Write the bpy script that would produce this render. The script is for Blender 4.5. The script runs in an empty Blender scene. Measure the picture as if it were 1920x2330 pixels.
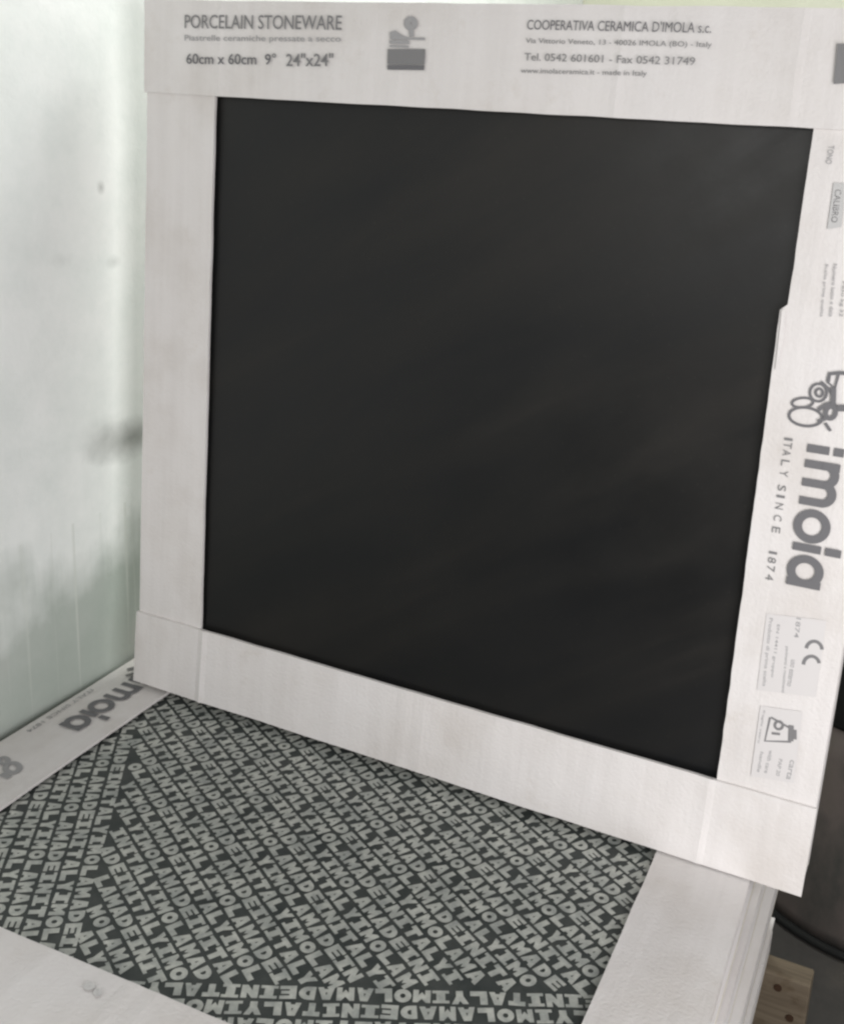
import bpy, bmesh, math, random
import numpy as np
from mathutils import Matrix, Vector, noise
random.seed(7)
sc = bpy.context.scene
col = sc.collection
U = 0.477                                   # metres per opening width of a carton window

# ---------------------------------------------------------------- camera
F = 2542.06
PPX, PPY = 960 + 57.55, 1165 - 171.47
W3 = np.array([0.262276, 0.43856, 0.108595]); T3 = np.array([-0.488091, 0.512515, 2.189464])
LEAN, DU, YAW, ROLL, ASP = 0.05198, -0.07687, 0.02828, -0.007555, 0.9884
th = np.linalg.norm(W3); k = W3/th
K = np.array([[0, -k[2], k[1]], [k[2], 0, -k[0]], [-k[1], k[0], 0]])
RM = (np.eye(3) + math.sin(th)*K + (1-math.cos(th))*K@K) @ np.array([[1, 0, 0], [0, 0, -1], [0, 1, 0.]])
CAM = -RM.T @ T3
cd = bpy.data.cameras.new('camera'); cam = bpy.data.objects.new('camera', cd); col.objects.link(cam)
m = Matrix([[RM[0][i], -RM[1][i], -RM[2][i], CAM[i]*U] for i in range(3)] + [[0, 0, 0, 1]])
cam.matrix_world = m
cd.sensor_fit = 'HORIZONTAL'; cd.sensor_width = 36; cd.lens = 36*F/1920
cd.shift_x = -57.55/1920; cd.shift_y = -171.47/1920
cd.clip_start = 0.02; cd.clip_end = 100
sc.camera = cam
# ---------------------------------------------------------------- world, lamps, exposure
w = bpy.data.worlds.new('World'); sc.world = w; w.use_nodes = True
bg = w.node_tree.nodes['Background']; bg.inputs[0].default_value = (0.95, 0.98, 1.0, 1); bg.inputs[1].default_value = 0.15
def area(name, loc, target, sx, sy, power, colr):
    l = bpy.data.lights.new(name, 'AREA'); l.shape = 'RECTANGLE'; l.size = sx; l.size_y = sy
    l.energy = power; l.color = colr
    o = bpy.data.objects.new(name, l); col.objects.link(o); o.location = loc
    o.rotation_euler = (Vector(target)-Vector(loc)).to_track_quat('-Z', 'Y').to_euler()
    return o
area('doorway_daylight', (0.98, -0.60, 0.27), (0.3, 0.0, 0.1), 0.55, 0.85, 8.4, (1.0, 0.98, 0.985))
area('sheen_fill', (0.12, -1.95, 0.80), (0.35, 0.0, 0.35), 0.6, 0.6, 7.0, (1.0, 0.98, 0.94))  # added fill, aimed to put a sheen on the charcoal tile
cl = bpy.data.lights.new('ceiling_lamp', 'POINT'); cl.energy = 19; cl.shadow_soft_size = 0.18; cl.color = (0.98, 1.0, 0.97)
clo = bpy.data.objects.new('ceiling_lamp', cl); col.objects.link(clo); clo.location = (0.25, 0.42, 1.22)
area('wall_gap_fill', (0.50, 0.66, 1.05), (-0.11, 0.05, 0.45), 0.7, 0.7, 4.0, (0.98, 1.0, 0.97))  # added fill to brighten the wall beside the standing carton
vs = sc.view_settings; vs.view_transform = 'Standard'; vs.look = 'None'; vs.gamma = 1; vs.exposure = 0.05; vs.use_curve_mapping = False
sc.render.engine = 'CYCLES'
sc.cycles.filter_width = 2.5

# ---------------------------------------------------------------- pixels of the photograph to places on a face
def ray(px, py): return RM.T @ np.array([(px-PPX)/F, (py-PPY)/F, 1.0])
def stand(px, py):                           # (u, v) on the front of the standing carton
    n = np.array([0, math.cos(LEAN), -math.sin(LEAN)]); d = ray(px, py); X = CAM + d*(-(n@CAM)/(n@d))
    a, b = X[0], math.hypot(X[1], X[2])*np.sign(X[2]); c, s = math.cos(ROLL), math.sin(ROLL)
    return np.array([c*a+s*b, (-s*a+c*b)/ASP-0.148])
def lower(px, py):                           # (u, v) on the top of the lying carton, v = 0 at the foot of the standing one
    d = ray(px, py); X = CAM + d*(-CAM[2]/d[2]); c, s = math.cos(YAW), math.sin(YAW); a = X[0]-DU; b = X[1]
    return np.array([c*a+s*b, -s*a+c*b])
VF = -0.6497                                 # front border of the lying carton's window
def lower_v(p): return np.array([p[0], p[1]-VF])   # to its own window coordinates

# ---------------------------------------------------------------- materials
def mat(name, base, rough=0.6, spec=0.4):
    m = bpy.data.materials.new(name); m.use_nodes = True
    b = m.node_tree.nodes['Principled BSDF']; b.inputs['Base Color'].default_value = (*base, 1)
    b.inputs['Roughness'].default_value = rough; b.inputs['Specular IOR Level'].default_value = spec
    return m
class NT:
    def __init__(s, m): s.t = m.node_tree; s.n = s.t.nodes; s.b = s.n['Principled BSDF']
    def add(s, ty, **kw):
        x = s.n.new(ty)
        for a, v in kw.items():
            if a.startswith('i_'):
                key = a[2:]; x.inputs[int(key) if key.isdigit() else key.replace('_', ' ')].default_value = v
            else: setattr(x, a, v)
        return x
    def ln(s, a, b): s.t.links.new(a, b)
    def coord(s, scale=(1, 1, 1), loc=(0, 0, 0)):
        c = s.add('ShaderNodeTexCoord'); mp = s.add('ShaderNodeMapping'); mp.inputs['Scale'].default_value = scale
        mp.inputs['Location'].default_value = loc; s.ln(c.outputs['Object'], mp.inputs[0]); return mp.outputs[0]
    def noise(s, co, scale, detail=4, rough=0.6, dist=0.0):
        n = s.add('ShaderNodeTexNoise'); n.inputs['Scale'].default_value = scale; n.inputs['Detail'].default_value = detail
        n.inputs['Roughness'].default_value = rough; n.inputs['Distortion'].default_value = dist
        s.ln(co, n.inputs['Vector']); return n.outputs['Fac']
    def ramp(s, fac, stops):
        r = s.add('ShaderNodeValToRGB'); e = r.color_ramp.elements
        while len(e) < len(stops): e.new(0.5)
        for el, (p, c) in zip(e, stops): el.position = p; el.color = (*c, 1) if len(c) == 3 else c
        s.ln(fac, r.inputs[0]); return r.outputs[0]
    def mix(s, fac, a, b, mode='MIX'):
        x = s.add('ShaderNodeMix', data_type='RGBA', blend_type=mode)
        for sock, v in ((x.inputs['Factor'], fac), (x.inputs[6], a), (x.inputs[7], b)):
            if hasattr(v, 'links') or hasattr(v, 'is_linked'): s.ln(v, sock)
            elif isinstance(v, (int, float)): sock.default_value = v
            else: sock.default_value = (*v, 1)
        return x.outputs[2]
    def math(s, op, a, b=None, clamp=False):
        x = s.add('ShaderNodeMath', operation=op, use_clamp=clamp)
        for i, v in enumerate((a, b)):
            if v is None: continue
            if isinstance(v, (int, float)): x.inputs[i].default_value = v
            else: s.ln(v, x.inputs[i])
        return x.outputs[0]
    def bump(s, h, strength, dist):
        b = s.add('ShaderNodeBump'); b.inputs['Strength'].default_value = strength; b.inputs['Distance'].default_value = dist
        s.ln(h, b.inputs['Height']); s.ln(b.outputs[0], s.b.inputs['Normal'])
    def base(s, c): s.ln(c, s.b.inputs['Base Color'])
    def rough(s, c): s.ln(c, s.b.inputs['Roughness'])

def carton_material():
    m = mat('white_cardboard', (.74, .72, .71), .55, .3); t = NT(m); co = t.coord()
    a = t.noise(co, 9, 5); b = t.noise(t.coord((60, 60, 60)), 6, 3)
    c = t.ramp(a, [(.3, (.615, .580, .555)), (.5, (.69, .662, .648)), (.7, (.715, .69, .682))])
    d = t.ramp(t.noise(co, 26, 6, .7), [(.60, (1, 1, 1)), (.80, (.84, .81, .76))])
    c = t.mix(.7, c, d, 'MULTIPLY'); t.base(c)
    fl_ = t.noise(t.coord((75, 3, 75)), 1.0, 3, .6)
    c = t.mix(.5, c, t.ramp(fl_, [(.35, (.93, .925, .92)), (.62, (1.02, 1.02, 1.02))]), 'MULTIPLY'); t.base(c)
    t.bump(t.math('ADD', t.math('ADD', b, t.math('MULTIPLY', fl_, 1.0)), t.math('MULTIPLY', t.noise(co, 14, 2), 4.0)), .25, .002)
    return m
M_CARD = carton_material()
def edge_material():
    m = mat('cut_cardboard', (.62, .57, .49), .8, .2); t = NT(m)
    t.base(t.ramp(t.noise(t.coord((1, 1, 260)), 3, 2), [(.35, (.50, .45, .37)), (.65, (.70, .66, .58))])); return m
M_CUT = edge_material()
M_INK = mat('dark_grey_ink', (.15, .148, .155), .5, .3)
M_GREY = mat('pale_grey_ink', (.33, .325, .33), .5, .3)
M_PALE = mat('washed_grey_ink', (.50, .495, .49), .5, .3)
M_MID = mat('mid_grey_ink', (.20, .197, .20), .5, .3)
def tile_material():
    m = mat('charcoal_porcelain', (.011, .0108, .0104), .32, .30); t = NT(m); co = t.coord()
    c0 = t.add('ShaderNodeTexCoord'); mp = t.add('ShaderNodeMapping'); mp.vector_type = 'TEXTURE'; mp.inputs['Rotation'].default_value = (0, 0, math.radians(33)); mp.inputs['Scale'].default_value = (.55, .11, 1)
    t.ln(c0.outputs['Object'], mp.inputs[0]); st = t.noise(mp.outputs[0], 1.6, 6, .6, .5)
    c = t.ramp(st, [(.32, (.0075, .0080, .0088)), (.52, (.0105, .0103, .0099)), (.72, (.0155, .0143, .0128))])  # diagonal brownish sheen painted into the base colour
    dust = t.ramp(t.noise(co, 420, 2, .5), [(.66, (0, 0, 0)), (.80, (1, 1, 1))])
    c = t.mix(t.math('MULTIPLY', dust, .10), c, (.12, .115, .10)); t.base(c)
    t.rough(t.ramp(t.math('ADD', t.math('MULTIPLY', st, .6), t.math('MULTIPLY', t.noise(co, 11, 6, .65), .4)), [(.35, (.30,)*3), (.65, (.46,)*3)]))
    t.bump(t.noise(co, 240, 3), .10, .0005); return m
M_TILE = tile_material()
def relief_bg():
    m = mat('dark_slate_porcelain', (.05, .055, .053), .6, .4); t = NT(m); co = t.coord()
    t.base(t.ramp(t.noise(co, 60, 4), [(.3, (.030, .037, .036)), (.7, (.062, .068, .064))])); return m
M_RBG = relief_bg()
def relief_letter():
    m = mat('pale_grey_glaze', (.27, .275, .26), .5, .4); t = NT(m); co = t.coord()
    c = t.ramp(t.noise(co, 170, 4, .7), [(.3, (.36, .368, .348)), (.7, (.52, .53, .495))])
    t.base(t.mix(.75, c, t.ramp(t.noise(co, 62, 3, .6), [(.34, (.62, .65, .65)), (.60, (1.08, 1.08, 1.05))]), 'MULTIPLY')); return m
M_RLT = relief_letter()

def wall_material():
    m = mat('stained_whitewash', (.7, .72, .69), .7, .25); t = NT(m); co = t.coord()
    sp = t.add('ShaderNodeSeparateXYZ'); t.ln(co, sp.inputs[0]); Y, Z = sp.outputs[1], sp.outputs[2]
    up = t.ramp(t.noise(co, 5, 6, .6), [(.3, (.80, .825, .80)), (.5, (.84, .86, .835)), (.72, (.865, .87, .85))])
    up = t.mix(.6, up, t.ramp(t.noise(t.coord((1, 1, 1), (3, 1, 2)), 16, 6, .7), [(.3, (.84, .87, .86)), (.6, (1, 1, 1))]), 'MULTIPLY')
    lo = t.ramp(t.noise(co, 7, 6, .6), [(.3, (.39, .44, .395)), (.55, (.46, .50, .46)), (.75, (.51, .51, .485))])
    # uneven lower edge of the whitewash, with runs down the wall
    run = t.noise(t.coord((1, 46, 2.2)), 1.0, 4, .6)
    edge = t.math('ADD', t.math('MULTIPLY', t.noise(co, 9, 4), .18), t.math('MULTIPLY', run, .07))
    h = t.math('ADD', Z, edge)
    msk = t.ramp(h, [(.200, (0, 0, 0)), (.275, (1, 1, 1))])
    c = t.mix(msk, lo, up)
    drip = t.ramp(t.noise(t.coord((1, 120, 1.6), (0, .3, .1)), 1.0, 3, .5), [(.60, (0, 0, 0)), (.68, (1, 1, 1))])
    low = t.math('LESS_THAN', Z, .16)
    c = t.mix(t.math('MULTIPLY', t.math('MULTIPLY', drip, low), .5), c, (.62, .65, .60))
    # a dark elongated patch and small specks
    def blob(y, z, ry, rz):
        dy = t.math('DIVIDE', t.math('SUBTRACT', Y, y), ry); dz = t.math('DIVIDE', t.math('SUBTRACT', Z, z), rz)
        r = t.math('SQRT', t.math('ADD', t.math('MULTIPLY', dy, dy), t.math('MULTIPLY', dz, dz)))
        r = t.math('ADD', r, t.math('MULTIPLY', t.math('SUBTRACT', t.noise(co, 40, 4), .5), .6))
        return t.math('SUBTRACT', 1.0, r, True)
    for (y, z, ry, rz, s) in ((.052, .2225, .070, .024, .80), (.016, .231, .045, .024, .25), (.0215, .459, .006, .007, .5), (.035, .3925, .012, .007, .25), (-.03, .40, .016, .008, .12)):
        c = t.mix(t.math('MULTIPLY', blob(y, z, ry, rz), s, True), c, (.20, .205, .19))
    t.base(c)
    t.bump(t.math('ADD', t.noise(co, 12, 6, .6), t.math('MULTIPLY', t.noise(co, 160, 2), .15)), .35, .006); return m
M_WALL = wall_material()
def back_material():
    m = mat('cream_plaster', (.6, .6, .48), .8, .2); t = NT(m); co = t.coord()
    t.base(t.ramp(t.noise(co, 3, 6), [(.3, (.55, .56, .43)), (.7, (.68, .68, .57))])); t.bump(t.noise(co, 30, 5), .3, .004); return m
M_BACK = back_material()
def floor_material():
    m = mat('dirty_concrete', (.06, .055, .05), .75, .3); t = NT(m); co = t.coord()
    t.base(t.ramp(t.noise(co, 6, 8, .7), [(.3, (.035, .033, .031)), (.55, (.065, .06, .055)), (.75, (.10, .088, .075))])); t.bump(t.noise(co, 40, 6), .4, .004); return m
M_FLOOR = floor_material()
def drum_material():
    m = mat('grimy_brown_plastic', (.06, .05, .045), .6, .4); t = NT(m); co = t.coord()
    t.base(t.ramp(t.noise(t.coord((1, 1, .5)), 9, 7, .65), [(.3, (.058, .060, .054)), (.5, (.13, .11, .10)), (.62, (.11, .103, .082)), (.78, (.17, .14, .114))])); t.bump(t.noise(co, 25, 5), .3, .003); return m
M_DRUM = drum_material()
M_BLACK = mat('shadow_black', (.010, .0105, .010), .7, .25)  # flat black for the shadows modelled above and below the drum
def wood_material():
    m = mat('weathered_timber', (.2, .15, .1), .75, .3); t = NT(m)
    c = t.ramp(t.noise(t.coord((3, 60, 60)), 1.2, 6, .65, .8), [(.3, (.085, .066, .045)), (.5, (.15, .118, .082)), (.72, (.21, .17, .12))])
    k = t.ramp(t.noise(t.coord((1, 1, 1), (1, 2, .2)), 45, 3), [(.58, (1, 1, 1)), (.74, (.5, .4, .27))])
    t.base(t.mix(.45, c, k, 'MULTIPLY')); t.bump(t.noise(t.coord((3, 60, 60)), 1.2, 6), .5, .003); return m
M_WOOD = wood_material()
M_RUST = mat('rusty_nail', (.05, .025, .012), .7, .4)

# ---------------------------------------------------------------- mesh helpers
def mesh_obj(name, verts, faces, material, parent=None, smooth=False):
    me = bpy.data.meshes.new(name); me.from_pydata([tuple(map(float, v)) for v in verts], [], faces); me.update()
    bm = bmesh.new(); bm.from_mesh(me); bmesh.ops.recalc_face_normals(bm, faces=bm.faces); bm.to_mesh(me); bm.free()
    me.materials.append(material)
    if smooth:
        for p in me.polygons: p.use_smooth = True
    o = bpy.data.objects.new(name, me); col.objects.link(o)
    if parent: o.parent = parent
    return o
def tag(o, label=None, cat=None, group=None, kind=None):
    for k_, v_ in (('label', label), ('category', cat), ('group', group), ('kind', kind)):
        if v_: o[k_] = v_
    return o
def empty(name, matrix):
    e = bpy.data.objects.new(name, None); col.objects.link(e); e.matrix_world = matrix; e.empty_display_size = .05; return e
def box_geo(x0, x1, y0, y1, z0, z1):
    v = [(x, y, z) for x in (x0, x1) for y in (y0, y1) for z in (z0, z1)]
    return v, [(0, 1, 3, 2), (4, 6, 7, 5), (0, 4, 5, 1), (2, 3, 7, 6), (0, 2, 6, 4), (1, 5, 7, 3)]
def box(name, b, material, parent=None, bevel=0.0):
    v, f = box_geo(*b); o = mesh_obj(name, v, f, material, parent)
    if bevel:
        bm = bmesh.new(); bm.from_mesh(o.data); bmesh.ops.bevel(bm, geom=list(bm.edges), offset=bevel, segments=2, affect='EDGES', profile=.5)
        bm.to_mesh(o.data); bm.free()
    return o
def lathe(name, prof, material, parent=None, n=72):
    v = []; f = []
    for r, z in prof:
        for i in range(n): a = 2*math.pi*i/n; v.append((r*math.cos(a), r*math.sin(a), z))
    for j in range(len(prof)-1):
        for i in range(n): f.append((j*n+i, j*n+(i+1) % n, (j+1)*n+(i+1) % n, (j+1)*n+i))
    o = mesh_obj(name, v, f, material, parent)
    for p in o.data.polygons: p.use_smooth = True
    return o
# text as thin real print
_glyph = {}
def glyph(txt, offset):
    key = (txt, offset)
    if key not in _glyph:
        c = bpy.data.curves.new('t', 'FONT'); c.body = txt; c.size = 1; c.offset = offset; c.resolution_u = 3
        o = bpy.data.objects.new('t', c); col.objects.link(o); dg = bpy.context.evaluated_depsgraph_get()
        me = bpy.data.meshes.new_from_object(o.evaluated_get(dg))
        v = np.array([x.co[:2] for x in me.vertices]) if len(me.vertices) else np.zeros((0, 2))
        f = [tuple(p.vertices) for p in me.polygons]
        bpy.data.objects.remove(o); bpy.data.curves.remove(c); bpy.data.meshes.remove(me)
        _glyph[key] = (v, f)
    return _glyph[key]
def place2d(v, p0, p1, height, hy=None):
    """fit 2-D outline v so that its width runs p0->p1 and its height is `height` along the left normal (or hy)"""
    p0 = np.array(p0); p1 = np.array(p1); d = p1-p0; n = np.array([-d[1], d[0]])/np.linalg.norm(d)
    lo = v.min(0); sz = v.max(0)-lo
    s = (v-lo)/np.where(sz == 0, 1, sz)
    return p0 + s[:, :1]*d + s[:, 1:]*n*height
def print_mesh(name, uv, faces, z, material, parent, local):
    vs_ = [local(a, b, z) for a, b in uv]
    return mesh_obj(name, vs_, faces, material, parent)
def print_text(name, txt, p0, p1, height, z, material, parent, local, offset=0.0):
    v, f = glyph(txt, offset); return print_mesh(name, place2d(v, p0, p1, height), f, z, material, parent, local)
def ribbon(pts, w, closed=False):
    pts = [np.array(p, float) for p in pts]; n = len(pts); L = []; R = []
    for i in range(n):
        a = pts[i-1] if (i > 0 or closed) else pts[i]; b = pts[(i+1) % n] if (i < n-1 or closed) else pts[i]
        d = b-a; d = d/np.linalg.norm(d); nn = np.array([-d[1], d[0]]); L.append(pts[i]+nn*w/2); R.append(pts[i]-nn*w/2)
    v = L+R; f = [(i, (i+1) % n, n+(i+1) % n, n+i) for i in range(n if closed else n-1)]
    return np.array(v), f
def ell(cx, cy, rx, ry, rot=0, n=26, a0=0, a1=2*math.pi, close=True):
    r = []
    for i in range(n if close else n+1):
        a = a0+(a1-a0)*i/n; x, y = rx*math.cos(a), ry*math.sin(a); r.append((cx+x*math.cos(rot)-y*math.sin(rot), cy+x*math.sin(rot)+y*math.cos(rot)))
    return r
def strokes(name, items, z, material, parent, local):
    """items: list of (pts, width, closed); overlapping strokes lie 0.06 mm apart"""
    V = []; Fc = []
    for i, (pts, w_, cl) in enumerate(items):
        v, f = ribbon(pts, w_, cl); o = len(V)
        V += [local(a, b, z+i*6e-5) for a, b in v]; Fc += [tuple(q+o for q in x) for x in f]
    return mesh_obj(name, V, Fc, material, parent)

# ---------------------------------------------------------------- cartons
T = 0.09*U
A0, A1 = -0.148, 1.150                       # outer edges of the frame
def LOC(asp=1.0):
    return lambda u, v, n: (u*U, v*U*asp, n)
def flap(name, parent, loc, u0, u1, v0, v1, top, along, ridges=(), amp=.0006, edge=None, seed=0, thick=.0028, nlong=120, nshort=10, bow=0.0):
    """one cardboard strip as a gently wavy sheet with scored ridges across it; edge(t) moves its window edge"""
    nu, nv = (nlong, nshort) if along == 'u' else (nshort, nlong)
    V = []; Fc = []
    for layer in (0, 1):
        for j in range(nv+1):
            for i in range(nu+1):
                s = i/nu; t_ = j/nv; u = u0+(u1-u0)*s; v = v0+(v1-v0)*t_
                if edge: u, v = edge(u, v, s, t_)
                u += .0011*noise.noise(Vector((u*9, v*14, seed+.3))); v += .0011*noise.noise(Vector((u*14, v*9, seed+5.3)))
                x = u if along == 'u' else v
                n = top + amp*2*noise.noise(Vector((u*3+seed*7.1, v*3, seed)))
                n += bow*(1-t_)**1.0
                if layer == 0:
                    for (c, h, wd) in ridges: n += h*math.exp(-((x-c)/wd)**2)
                else: n -= thick
                # soft rounded outer rim
                V.append(loc(u, v, n))
    st = (nu+1)*(nv+1)
    for layer in (0, 1):
        for j in range(nv):
            for i in range(nu):
                a = layer*st+j*(nu+1)+i; Fc.append((a, a+1, a+nu+2, a+nu+1))
    ring = [i for i in range(nu+1)] + [j*(nu+1)+nu for j in range(1, nv+1)] + [nv*(nu+1)+i for i in range(nu-1, -1, -1)] + [j*(nu+1) for j in range(nv-1, 0, -1)]
    for a, b in zip(ring, ring[1:]+ring[:1]): Fc.append((a, b, b+st, a+st))
    return mesh_obj(name, V, Fc, M_CARD, parent)
def carton(matrix, asp=1.0, detailed=True, seed=0, edge_right=None):
    e = empty('tile_carton', matrix); loc = LOC(asp); parts = {}
    if detailed:
        rj = [(.014, .0011, .0045), (.43, .0004, .02), (.74, .0004, .012), (.966, .0011, .0045)]
        parts['top'] = flap('flap', e, loc, A0-.003, A1+.002, 1.0, 1.157, .0022, 'u', [(.014, .0009, .0045), (.30, .0005, .008), (.36, .0003, .008), (.72, .0006, .008), (.963, .0012, .005)], seed=seed+1)
        parts['bottom'] = flap('flap', e, loc, A0-.004, A1+.002, A0, 0.0, .0022, 'u', [(.013, .0013, .006), (.45, .0005, .012), (.487, .0004, .010), (.985, .0014, .0055)], seed=seed+2, bow=.0035 if asp != 1.0 else 0.0)
        parts['left'] = flap('flap', e, loc, A0, 0.0, -.03, 1.03, -.0004, 'v', (), seed=seed+3, amp=.0003)
        parts['right'] = flap('flap', e, loc, 1.0, A1, -.03, 1.03, -.0004, 'v', (), seed=seed+4, amp=.0003, edge=edge_right)
    else:
        parts['top'] = box('flap', (A0*U, A1*U, 1.0*U, 1.157*U, -.0026, .0006), M_CARD, e)
        parts['bottom'] = box('flap', (A0*U, A1*U, A0*U, 0, -.0026, .0006), M_CARD, e)
        parts['left'] = box('flap', (A0*U, 0, .001, 1.0*U-.001, -.0030, .0002), M_CARD, e)
        parts['right'] = box('flap', (1.0*U, A1*U, .001, 1.0*U-.001, -.0030, .0002), M_CARD, e)
    # side walls, a folded lip round them and the back sheet
    x0, x1, y0, y1 = A0*U+.0015, A1*U-.0015, A0*U*asp+.0015, 1.157*U*asp-.0015
    tk = .003; zt, zb = -.0044, -T+.0032
    for b in ((x0, x0+tk, y0, y1, zb, zt), (x1-tk, x1, y0, y1, zb, zt), (x0+tk+.0002, x1-tk-.0002, y0, y0+tk, zb, zt), (x0+tk+.0002, x1-tk-.0002, y1-tk, y1, zb, zt)):
        box('side_wall', b, M_CARD, e)
    for xx in (x0-.0019, x1+.0003):
        box('folded_lip', (xx, xx+.0016, y0+.01, y1-.012, -T*.62, -.0050), M_CARD, e)
    box('back_sheet', (x0-.001, x1+.001, y0-.001, y1+.001, -T, -T+.0030), M_CARD, e)
    box('cut_edge', (x0-.0012, x1+.0012, y0-.0012, y1+.0012, -T+.0034, -T+.0050), M_CUT, e)
    if detailed: box('inner_pad', (x0+.008, x1-.008, y0+.008, y1-.008, -T+.0055, -.0172), M_CARD, e)
    return e, parts
def frame_matrix(origin, xax, yax):
    x = Vector(xax).normalized(); y = Vector(yax).normalized(); z = x.cross(y)
    return Matrix([[x[i], y[i], z[i], origin[i]] for i in range(3)] + [[0, 0, 0, 1]])

# ---- setting
ZF = -6*T - .155                             # floor under the stack (cartons, then timber bearers)
XW = -0.2405*U
wl = box('left_wall', (XW-.15, XW, -2.2, 1.25, ZF-.02, 1.9), M_WALL); 
wl.name = 'wall_left'; tag(wl, kind='structure')
bk = box('wall_back', (XW-.15, 4.2, 1.253, 1.4, ZF-.02, 1.9), M_BACK); tag(bk, kind='structure')
fl = mesh_obj('floor', [(XW-.14, -3, ZF), (5, -3, ZF), (5, 1.39, ZF), (XW-.14, 1.39, ZF)], [(0, 1, 2, 3)], M_FLOOR); tag(fl, kind='structure')

# ---- standing carton with charcoal tile
c, s = math.cos(ROLL), math.sin(ROLL)
def sworld(u, v):                            # v measured from the bottom edge
    a, b = c*u - s*v, s*u + c*v
    return Vector((a*U, b*math.sin(LEAN)*U, b*math.cos(LEAN)*U))
O_ = sworld(0, .148*ASP); X_ = sworld(1, .148*ASP)-O_; Y_ = sworld(0, .148*ASP+1)-O_
MS = frame_matrix(O_, X_, Y_)
V705 = stand(1788, 703)[1]
def ragged(u, v, s_, t_):
    if v < V705: d = -.0085 if v > V705-.03 else -.0085+.0085*min(1, (V705-.03-v)/(V705-.03))**.8
    else: d = .001
    d += .0008*noise.noise(Vector((v*40, 1, 2)))
    return u + d*(1-s_), v
stand_box, sp = carton(MS, ASP, True, 0, ragged)
tag(stand_box, 'white printed cardboard tile carton standing upright, its window showing a charcoal tile', 'carton')
box_t = box('porcelain_tile', (-.13*U, 1.13*U, -.13*U*ASP, 1.13*U*ASP, -.0166, -.0066), M_TILE, None, .0006)
box_t.matrix_world = MS
tag(box_t, 'plain matt charcoal porcelain tile inside the upright carton', 'tile')

# print on the standing carton
SL = LOC(ASP)
ZT, ZS = .0040, .00045
def S(x, y): return stand(x, y)
def st_text(part, txt, a, b, hpx, z, material, off=0.0, name='lettering'):
    """a, b: baseline start and end in photo pixels, hpx: point one capital height above a"""
    p0, p1, q = S(*a), S(*b), S(*hpx); h = abs(np.cross(p1-p0, q-p0))/np.linalg.norm(p1-p0)
    return print_text(name, txt, p0, p1, h, z, material, sp[part], SL, off)
st_text('top', 'PORCELAIN STONEWARE', (427, 65), (783, 69), (427, 34), ZT, M_MID, .004)
st_text('top', 'Piastrelle ceramiche pressate a secco', (427, 97), (781, 100), (427, 80), ZT, M_GREY, .004)
st_text('top', '60cm x 60cm  9\u00b0', (431, 146), (634, 148), (431, 121), ZT, M_INK, .010)
st_text('top', '24"x24"', (657, 151), (764, 151), (657, 122), ZT, M_MID, .010)
# emblem: dark square, white band of small lettering, a round tree above
def st_poly(part, pts, z, material, name='emblem'):
    uv = [S(*p) for p in pts]; return print_mesh(name, uv, [tuple(range(len(uv)))], z, material, sp[part], SL)
st_poly('top', [(888, 112), (973, 112), (971, 147), (887, 146)], ZT, M_MID)
st_poly('top', [(887, 147.5), (971, 148.5), (970, 160), (887, 159)], ZT, M_INK)
st_poly('top', [(892, 92), (937, 93), (937, 101), (892, 100)], ZT, M_GREY)
st_poly('top', [(893, 74), (905, 70), (920, 80), (935, 86), (972, 86), (972, 92), (893, 90)], ZT, M_GREY)
st_poly('top', [(892, 103), (935, 104), (935, 109), (892, 108)], ZT, M_GREY)
strokes('emblem', [([S(*q) for q in ell(940, 54, 9, 9)], .010, True), ([S(940, 60), S(942, 84)], .008, False)], ZT, M_GREY, sp['top'], SL)
st_text('top', "COOPERATIVA CERAMICA D'IMOLA s.c.", (1203, 68), (1620, 76), (1203, 45), ZT, M_INK, .0)
st_text('top', 'Via Vittorio Veneto, 13 - 40026 IMOLA (BO) - Italy', (1200, 102), (1621, 112), (1200, 87), ZT, M_MID, .0)
st_text('top', 'Tel. 0542 601601 - Fax 0542 31749', (1197, 138), (1583, 149), (1197, 121), ZT, M_MID, .0)
st_text('top', 'www.imolaceramica.it - made in Italy', (1189, 170), (1474, 177), (1189, 155), ZT, M_MID, .0)
# right strip: reads downwards, letter tops to the right
def logo(part_obj, loc, z, base0, dirx, diry, xh, material, gap=1.0):
    """the maker's rounded lower-case wordmark from strokes; base0 start of baseline, dirx/diry unit vectors, xh x-height"""
    w = .245
    def P(x, y): return np.array(base0)+np.array(dirx)*x*xh+np.array(diry)*y*xh
    it = []
    def add(pts, wd=w, cl=False): it.append(([P(*p) for p in pts], wd*xh, cl))
    x = 0.0
    add([(x+.14, 0), (x+.14, .62)]); add([(x+.14, .74), (x+.14, 1.02)]); x += .46          # i
    for q in (0, .56):                                                                     # m
        add([(x+.14+q, 0), (x+.14+q, .66)])
        add(ell(x+.14+q+.28, .60, .28, .27, 0, 14, math.pi, 0, False))
    add([(x+.14+1.12, 0), (x+.14+1.12, .66)]); add([(x+.14, .5), (x+.14, .98)]); x += 1.50
    add(ell(x+.5, .45, .40, .40, 0, 30), w, True); x += 1.02                               # o
    add([(x+.16, 0), (x+.16, .80)]); add([(x+.16, .92), (x+.16, 1.36)]); x += .42          # l, broken stroke
    add(ell(x+.46, .45, .38, .40, 0, 30), w, True); add([(x+.84, -.04), (x+.84, .93)])     # a
    return strokes('lettering', it, z, material, part_obj, loc)
rp = sp['right']
b0 = S(1838, 1008); b1 = S(1790, 1338); L = np.linalg.norm(b1-b0); dx = (b1-b0)/L; dy = np.array([-dx[1], dx[0]])
xh = L/4.5
logo(rp, SL, ZS, b0, dx, dy, xh, M_INK)
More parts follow.
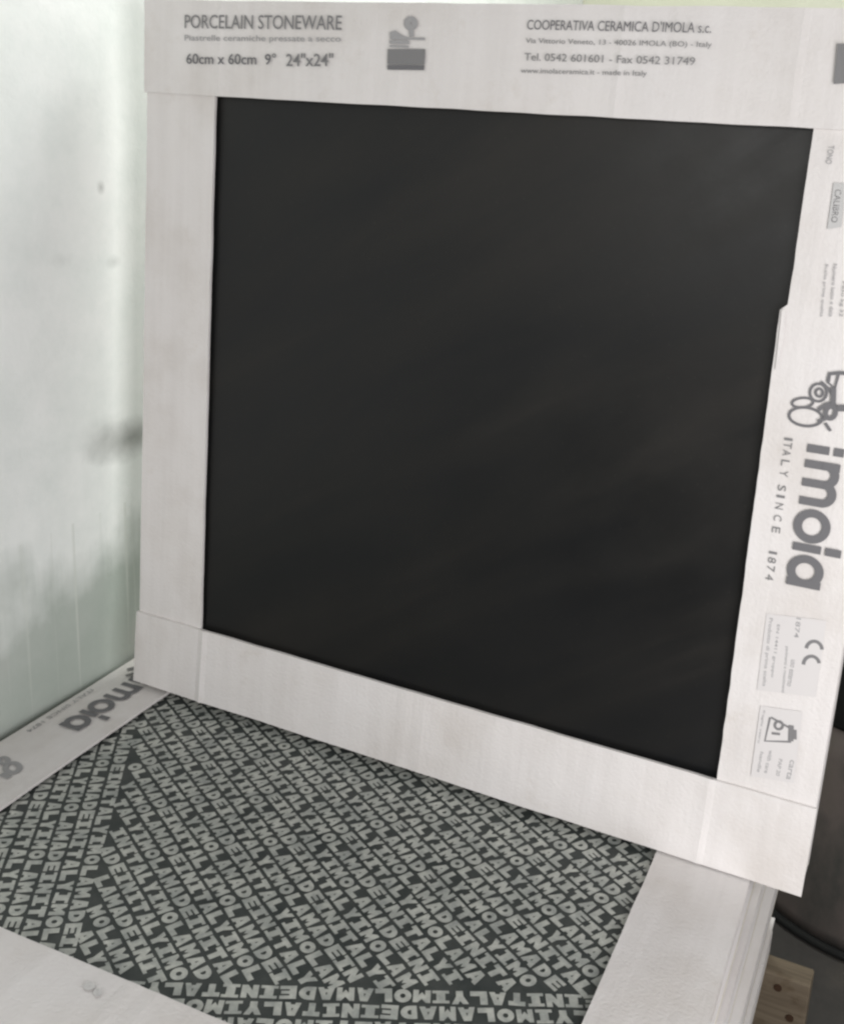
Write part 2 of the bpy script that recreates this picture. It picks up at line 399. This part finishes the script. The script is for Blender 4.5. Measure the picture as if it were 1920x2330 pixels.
def strip_text(txt, a, b, hpx, material, off=0.0, name='lettering'):
    p0, p1, q = S(*a), S(*b), S(*hpx); h = abs(np.cross(p1-p0, q-p0))/np.linalg.norm(p1-p0)
    return print_text(name, txt, p0, p1, h, ZS, material, rp, SL, off)
for ch, py in zip('ITALYSINCE1874', (998, 1012, 1029, 1052, 1076, 1109, 1128, 1150, 1177, 1204, 1256, 1273, 1292, 1312)):
    p = S(1794-(py-998)*.137-9, py); d = dx*(.002 if ch in 'I1' else .0046)
    print_text('lettering', ch, p-d, p+d, .0115, ZS, M_MID, rp, SL, .0)
# flower and shield emblem
def SE(cx, cy, rx, ry, rot=0): return [S(*q) for q in ell(cx, cy, rx, ry, rot, 30)]
strokes('emblem', [
    (SE(1833, 948, 38, 21, .12), 0.0040, True), (SE(1826, 916, 24, 11, -.08), 0.0036, True),
    (SE(1862, 893, 19, 20), 0.0036, True), (SE(1864, 893, 8, 9), 0.0036, True),
    ([S(1868, 868), S(1885, 884), S(1896, 902), S(1902, 936)], 0.0043, False),
    ([S(1884, 868), S(1888, 850), S(1912, 848), S(1935, 850)], 0.0054, False),
    ([S(1888, 852), S(1884, 870), S(1900, 882), S(1908, 852)], 0.0036, False),
    (SE(1890, 938, 11, 14, .3), 0.0065, True), ([S(1862, 932), S(1880, 920), S(1896, 916)], 0.0058, False),
    ([S(1905, 928), S(1940, 928)], 0.0094, False), ([S(1878, 962), S(1890, 980)], 0.0043, False),
    ([S(1860, 958), S(1880, 952)], 0.0043, False), ([S(1897, 880), S(1896, 920)], 0.0072, False)], ZS, M_INK, rp, SL)
# faint small-print blocks, each a line of tiny letters running down the strip
def fine(rows, material):
    for (a, b, h, txt) in rows:
        strip_text(txt, a, b, (a[0]+h, a[1]), material, .006)
fine([((1748, 1405), (1732, 1560), 11, 'Prodotto di prima scelta'), ((1766, 1420), (1752, 1540), 9, 'EN 14411 gruppo'),
      ((1812, 1405), (1806, 1450), 11, '1874'), ((1800, 1500), (1790, 1560), 11, 'uso esterno'), ((1786, 1470), (1776, 1575), 9, 'pavimenti e rivestimenti')], M_GREY)
strokes('emblem', [([S(*q) for q in ell(1852, 1478, 18, 19, 0, 14, math.pi*1.05, math.pi*2.0, False)], .0052, False),
                   ([S(*q) for q in ell(1846, 1512, 18, 19, 0, 14, math.pi*1.0, math.pi*1.95, False)], .0052, False)], ZS, M_MID, rp, SL)
strokes('emblem', [([S(1752, 1632), S(1740, 1686), S(1800, 1688)], .0034, False), ([S(1754, 1632), S(1800, 1658)], .0034, False),
                   ([S(1800, 1650), S(1799, 1686)], .008, False), ([S(1808, 1660), S(1808, 1682)], .006, False),
                   ([S(*q) for q in ell(1772, 1650, 9, 9)], .004, True), ([S(1756, 1668), S(1775, 1670)], .004, False)], ZS, M_MID, rp, SL)
fine([((1735, 1615), (1722, 1690), 7, 'fragile vetro'), ((1730, 1710), (1722, 1756), 8, 'handle'), ((1750, 1706), (1738, 1758), 10, 'with care'),
      ((1772, 1726), (1765, 1764), 9, 'PAP 20'), ((1798, 1728), (1788, 1772), 12, 'carta')], M_GREY)
fine([((1885, 330), (1878, 372), 14, 'TONO'), ((1876, 600), (1864, 720), 9, 'Scelta prima qualita'), ((1896, 600), (1886, 720), 9, 'Numero lotto e data'), ((1915, 640), (1908, 720), 10, 'Peso kg 32')], M_GREY)
st_poly('top', [(1907, 100), (1990, 103), (1985, 185), (1898, 192)], ZT, M_MID)
print_mesh('emblem', [S(*q) for q in ((1897, 415), (1926, 417), (1914, 516), (1882, 521))], [(0, 1, 2, 3)], ZS, M_PALE, rp, SL)
fine([((1900, 430), (1890, 505), 15, 'CALIBRO')], M_GREY)
M_PANEL = mat('pale_print_panel', (.635, .612, .605), .5, .3)
for quad in (((1744, 1396), (1880, 1412), (1856, 1586), (1722, 1570)), ((1730, 1606), (1826, 1620), (1806, 1782), (1708, 1766))):
    print_mesh('emblem', [S(*q) for q in quad], [(0, 1, 2, 3)], ZS-.00012, M_PANEL, rp, SL)
# torn sliver of paper at the window's right edge
tv = [S(1779, 704), S(1788, 703), S(1783, 770), S(1768, 838), S(1764, 842)]
tl = mesh_obj('torn_paper', [SL(a, b, .0009) for i, (a, b) in enumerate(tv)] + [SL(a, b, .0006) for a, b in tv],
              [(0, 1, 2, 3, 4), (5, 6, 7, 8, 9)] + [(i, (i+1) % 5, 5+(i+1) % 5, 5+i) for i in range(5)], M_CARD, rp)

# ---- stack of cartons, topmost open on a letter-patterned tile
cy, sy = math.cos(YAW), math.sin(YAW)
def lmatrix(du, dv, z, yaw):
    cq, sq = math.cos(yaw), math.sin(yaw)
    o = Vector(((DU - sy*VF)*U + du, cy*VF*U + dv, z))
    return Matrix([[cq, -sq, 0, o.x], [sq, cq, 0, o.y], [0, 0, 1, o.z], [0, 0, 0, 1]])
ML = lmatrix(0, 0, -.0042, YAW)
low_box, lp = carton(ML, 1.0, True, 20)
tag(low_box, 'white cardboard tile carton lying flat on top of the stack, window showing lettered tile', 'carton', 'cartons stacked flat')
ords = ['second', 'third', 'fourth', 'fifth', 'bottom']
proto = None
for i in range(5):
    jx, jy, ja = [(.003, .004, -.004), (-.001, -.003, .003), (.005, .002, -.006), (.001, -.006, .002), (.006, .003, -.003)][i]
    M_ = lmatrix(jx, jy, -.0042-(i+1)*(T+.0016), YAW+ja)
    if proto is None: o, _ = carton(M_, 1.0, False); proto = o
    else:
        o = proto.copy(); col.objects.link(o); o.matrix_world = M_
        for ch in list(proto.children):
            q = ch.copy(); col.objects.link(q); q.parent = o
    tag(o, ('plain white tile carton at the bottom of the flat stack, on wooden bearers' if i == 4 else
            'plain white tile carton lying %s from the top of the flat stack' % ords[i]), 'carton', 'cartons stacked flat')
ZB = -.0042-5*(T+.0016)-T
# lettered tile
tile2 = box('porcelain_tile', (-.13*U, 1.13*U, -.13*U, 1.13*U, -.0166, -.0066), M_RBG, None, .0006)
tile2.matrix_world = ML
tag(tile2, 'grey porcelain tile covered in slanting rows of raised capital letters', 'tile')
CAPS = {
 'I': [[(.12, 0), (.88, 0), (.88, .22), (.70, .22), (.70, .78), (.88, .78), (.88, 1), (.12, 1), (.12, .78), (.30, .78), (.30, .22), (.12, .22)]],
 'L': [[(.02, 0), (.98, 0), (.98, .36), (.44, .36), (.44, 1), (.02, 1)]],
 'E': [[(.02, 0), (.98, 0), (.98, .26), (.42, .26), (.42, .38), (.9, .38), (.9, .62), (.42, .62), (.42, .74), (.98, .74), (.98, 1), (.02, 1)]],
 'T': [[(.30, 0), (.70, 0), (.70, .66), (1, .66), (1, 1), (0, 1), (0, .66), (.30, .66)]],
 'M': [[(0, 0), (.32, 0), (.32, .42), (.5, .16), (.68, .42), (.68, 0), (1, 0), (1, 1), (.74, 1), (.5, .70), (.26, 1), (0, 1)]],
 'N': [[(0, 0), (.35, 0), (.35, .42), (.65, 0), (1, 0), (1, 1), (.65, 1), (.65, .58), (.35, 1), (0, 1)]],
 'Y': [[(.29, 0), (.71, 0), (.71, .40), (1, 1), (.64, 1), (.5, .74), (.36, 1), (0, 1), (.29, .40)]],
 'A': [[(0, 0), (.34, 0), (.38, .15), (.5, .15), (.5, .42), (.44, .42), (.5, .66), (.5, 1), (.28, 1)], [(1, 0), (.72, 1), (.5, 1), (.5, .66), (.56, .42), (.5, .42), (.5, .15), (.62, .15), (.66, 0)]],
}
def ring_glyph(outer, inner):
    n_ = len(outer); return np.array(outer+inner), [(i, (i+1) % n_, n_+(i+1) % n_, n_+i) for i in range(n_)]
def capital(ch):
    if ch == 'O': return ring_glyph(ell(.5, .5, .5, .5, 0, 16), ell(.5, .5, .16, .17, 0, 16))
    if ch == 'D':
        out = [(.04, 0)] + [(.42+.56*math.sin(a), .5-.5*math.cos(a)) for a in [i*math.pi/9 for i in range(10)]] + [(.04, 1), (.04, .5)]
        inn = [(.36, .32)] + [(.42+.17*math.sin(a), .5-.18*math.cos(a)) for a in [i*math.pi/9 for i in range(10)]] + [(.36, .68), (.36, .5)]
        return ring_glyph(out, inn)
    V = []; Fc = []
    for poly in CAPS[ch]: Fc.append(tuple(range(len(V), len(V)+len(poly)))); V += poly
    return np.array(V), Fc
cell = .0288; pit = .0256; WORD = 'IMOLAMADEINITALY'
q0 = lower_v(lower(340, 2196)); q1 = lower_v(lower(1290, 2225)); bdir = (q1-q0)/np.linalg.norm(q1-q0); bn = np.array([-bdir[1], bdir[0]])
r0 = lower_v(lower(276, 1779)); r1 = lower_v(lower(185, 2120)); rdir = (r1-r0)/np.linalg.norm(r1-r0); rn = np.array([-rdir[1], rdir[0]])
def sector(p):
    if rn@(p-r0) < 0: return 1               # strip along the wall side
    if bn@(p-q0) < 0: return 2               # strip along the front
    return 0
angs = {0: math.radians(-32), 1: math.atan2(rdir[1], rdir[0])+math.pi/2*0, 2: math.atan2(bdir[1], bdir[0])+math.pi}
rngc = random.Random(3)
for sct in (0, 1, 2):
    a = angs[sct]; d = np.array([math.cos(a), math.sin(a)]); n = np.array([-d[1], d[0]])
    org = {0: np.array([.5, .5]), 1: r0+rn*(-.004), 2: q0+bn*(-.004)}[sct]
    for row in range(-66, 67):
        V = []; Fc = []; shift = rngc.random()*cell
        for i in range(-66, 67):
            p = org + d*(i*pit+shift) + n*((row+.5)*cell)
            if not (-.03 < p[0] < 1.03 and -.03 < p[1] < 1.03) or sector(p) != sct: continue
            ch = WORD[(i+row*5) % len(WORD)]
            v, f = capital(ch)
            wd = pit*rngc.uniform(.84, .93); hh = cell*rngc.uniform(.77, .85)
            ja = rngc.uniform(-.07, .07); dj = d*math.cos(ja)+n*math.sin(ja); nj = np.array([-dj[1], dj[0]])
            g = place2d(v, p-dj*wd/2-nj*hh/2, p+dj*wd/2-nj*hh/2, hh)
            o = len(V); lift = -.0066+.0004+rngc.random()*.0002
            V += [(x*U, y*U, lift) for x, y in g]; Fc += [tuple(q+o for q in t_) for t_ in f]
        if V: mesh_obj('letter_row', V, Fc, M_RLT, tile2)
# print on the lying carton's strip beside the wall
LL = LOC(1.0); lpL = lp['left']
def Q(x, y): return lower_v(lower(x, y))
b0 = Q(299, 1533); b1 = Q(92, 1671); L = np.linalg.norm(b1-b0); dx = (b1-b0)/L; dy = np.array([-dx[1], dx[0]])
logo(lpL, LL, ZS, b0, dx, dy, L/4.5*.84, M_INK)
d0 = Q(205, 1560); d1 = Q(58, 1655)
print_text('lettering', 'ITALY SINCE 1874', d0, d1, .010, ZS, M_GREY, lpL, LL, .004)
strokes('emblem', [([Q(*q) for q in ell(28, 1738, 16, 11)], .010, True), ([Q(*q) for q in ell(8, 1722, 10, 7)], .008, True), ([Q(2, 1752), Q(22, 1760)], .012, False)], ZS, M_GREY, lpL, LL)
strokes('emblem', [([Q(290, 1516), Q(306, 1512)], .012, False), ([Q(300, 1530), Q(320, 1540)], .012, False), ([Q(286, 1530), Q(312, 1522)], .008, False)], ZS, M_MID, lpL, LL)
# scuffs on the front border
strokes('scuff', [([Q(*q) for q in ell(203, 2243, 8, 5)], .006, True), ([Q(*q) for q in ell(222, 2257, 5, 6)], .005, True)], .0036, mat('faint_scuff', (.58, .57, .56), .7), lp['bottom'], LL)

# ---- timber bearers
for i, (yy, lab) in enumerate(((.485*U, 'weathered timber bearer under the back of the carton stack, one end sticking out'), (.10*U, 'weathered timber bearer under the middle of the carton stack'), (-.55*U, 'weathered timber bearer under the front of the carton stack'))):
    x1 = 1.168*U if i == 0 else 1.02*U
    b = box('timber_bearer', (XW+.02, x1, yy, yy+.028, ZF, ZB), M_WOOD, None, .002)
    tag(b, lab, 'timber', 'bearers under the stack')
    if i == 0:
        for (nx, nz) in ((1.105*U, ZB-.013), (1.137*U, ZB-.043)):
            v = [(nx+.004*math.cos(a*math.pi/5), yy-.0012, nz+.004*math.sin(a*math.pi/5)) for a in range(10)] + [(nx+.004*math.cos(a*math.pi/5), yy+.001, nz+.004*math.sin(a*math.pi/5)) for a in range(10)]
            mesh_obj('nail_head', v, [tuple(range(10)), tuple(range(10, 20))] + [(a, (a+1) % 10, 10+(a+1) % 10, 10+a) for a in range(10)], M_RUST, b)

# ---- drum on the floor behind the stack
rr = .418*U
dr = empty('plastic_drum', Matrix.Translation((1.274*U, 1.399*U, ZF)))
tag(dr, 'grimy dark brown drum with a black cap standing in for shadow on the floor behind the stack', 'drum')
lathe('body', [(.0, .012), (rr*.985, .012), (rr*1.0, .03), (rr*1.012, .09), (rr*1.015, .16), (rr*1.0, .25), (rr*.99, .292), (0, .292)], M_DRUM, dr)
lathe('contact_shadow', [(rr*.6, .001), (rr*1.005, .001), (rr*1.022, .004), (rr*1.02, .010), (rr*.97, .0115), (rr*.6, .0115)], M_BLACK, dr)  # black ring in place of the contact shadow round the base
lathe('shadow_cap', [(0, .2935), (rr*1.02, .2935), (rr*1.035, .30), (rr*1.035, .45), (rr*1.0, .46), (0, .465)], M_BLACK, dr)  # black cylinder filling the dark, shadowed gap above the drum
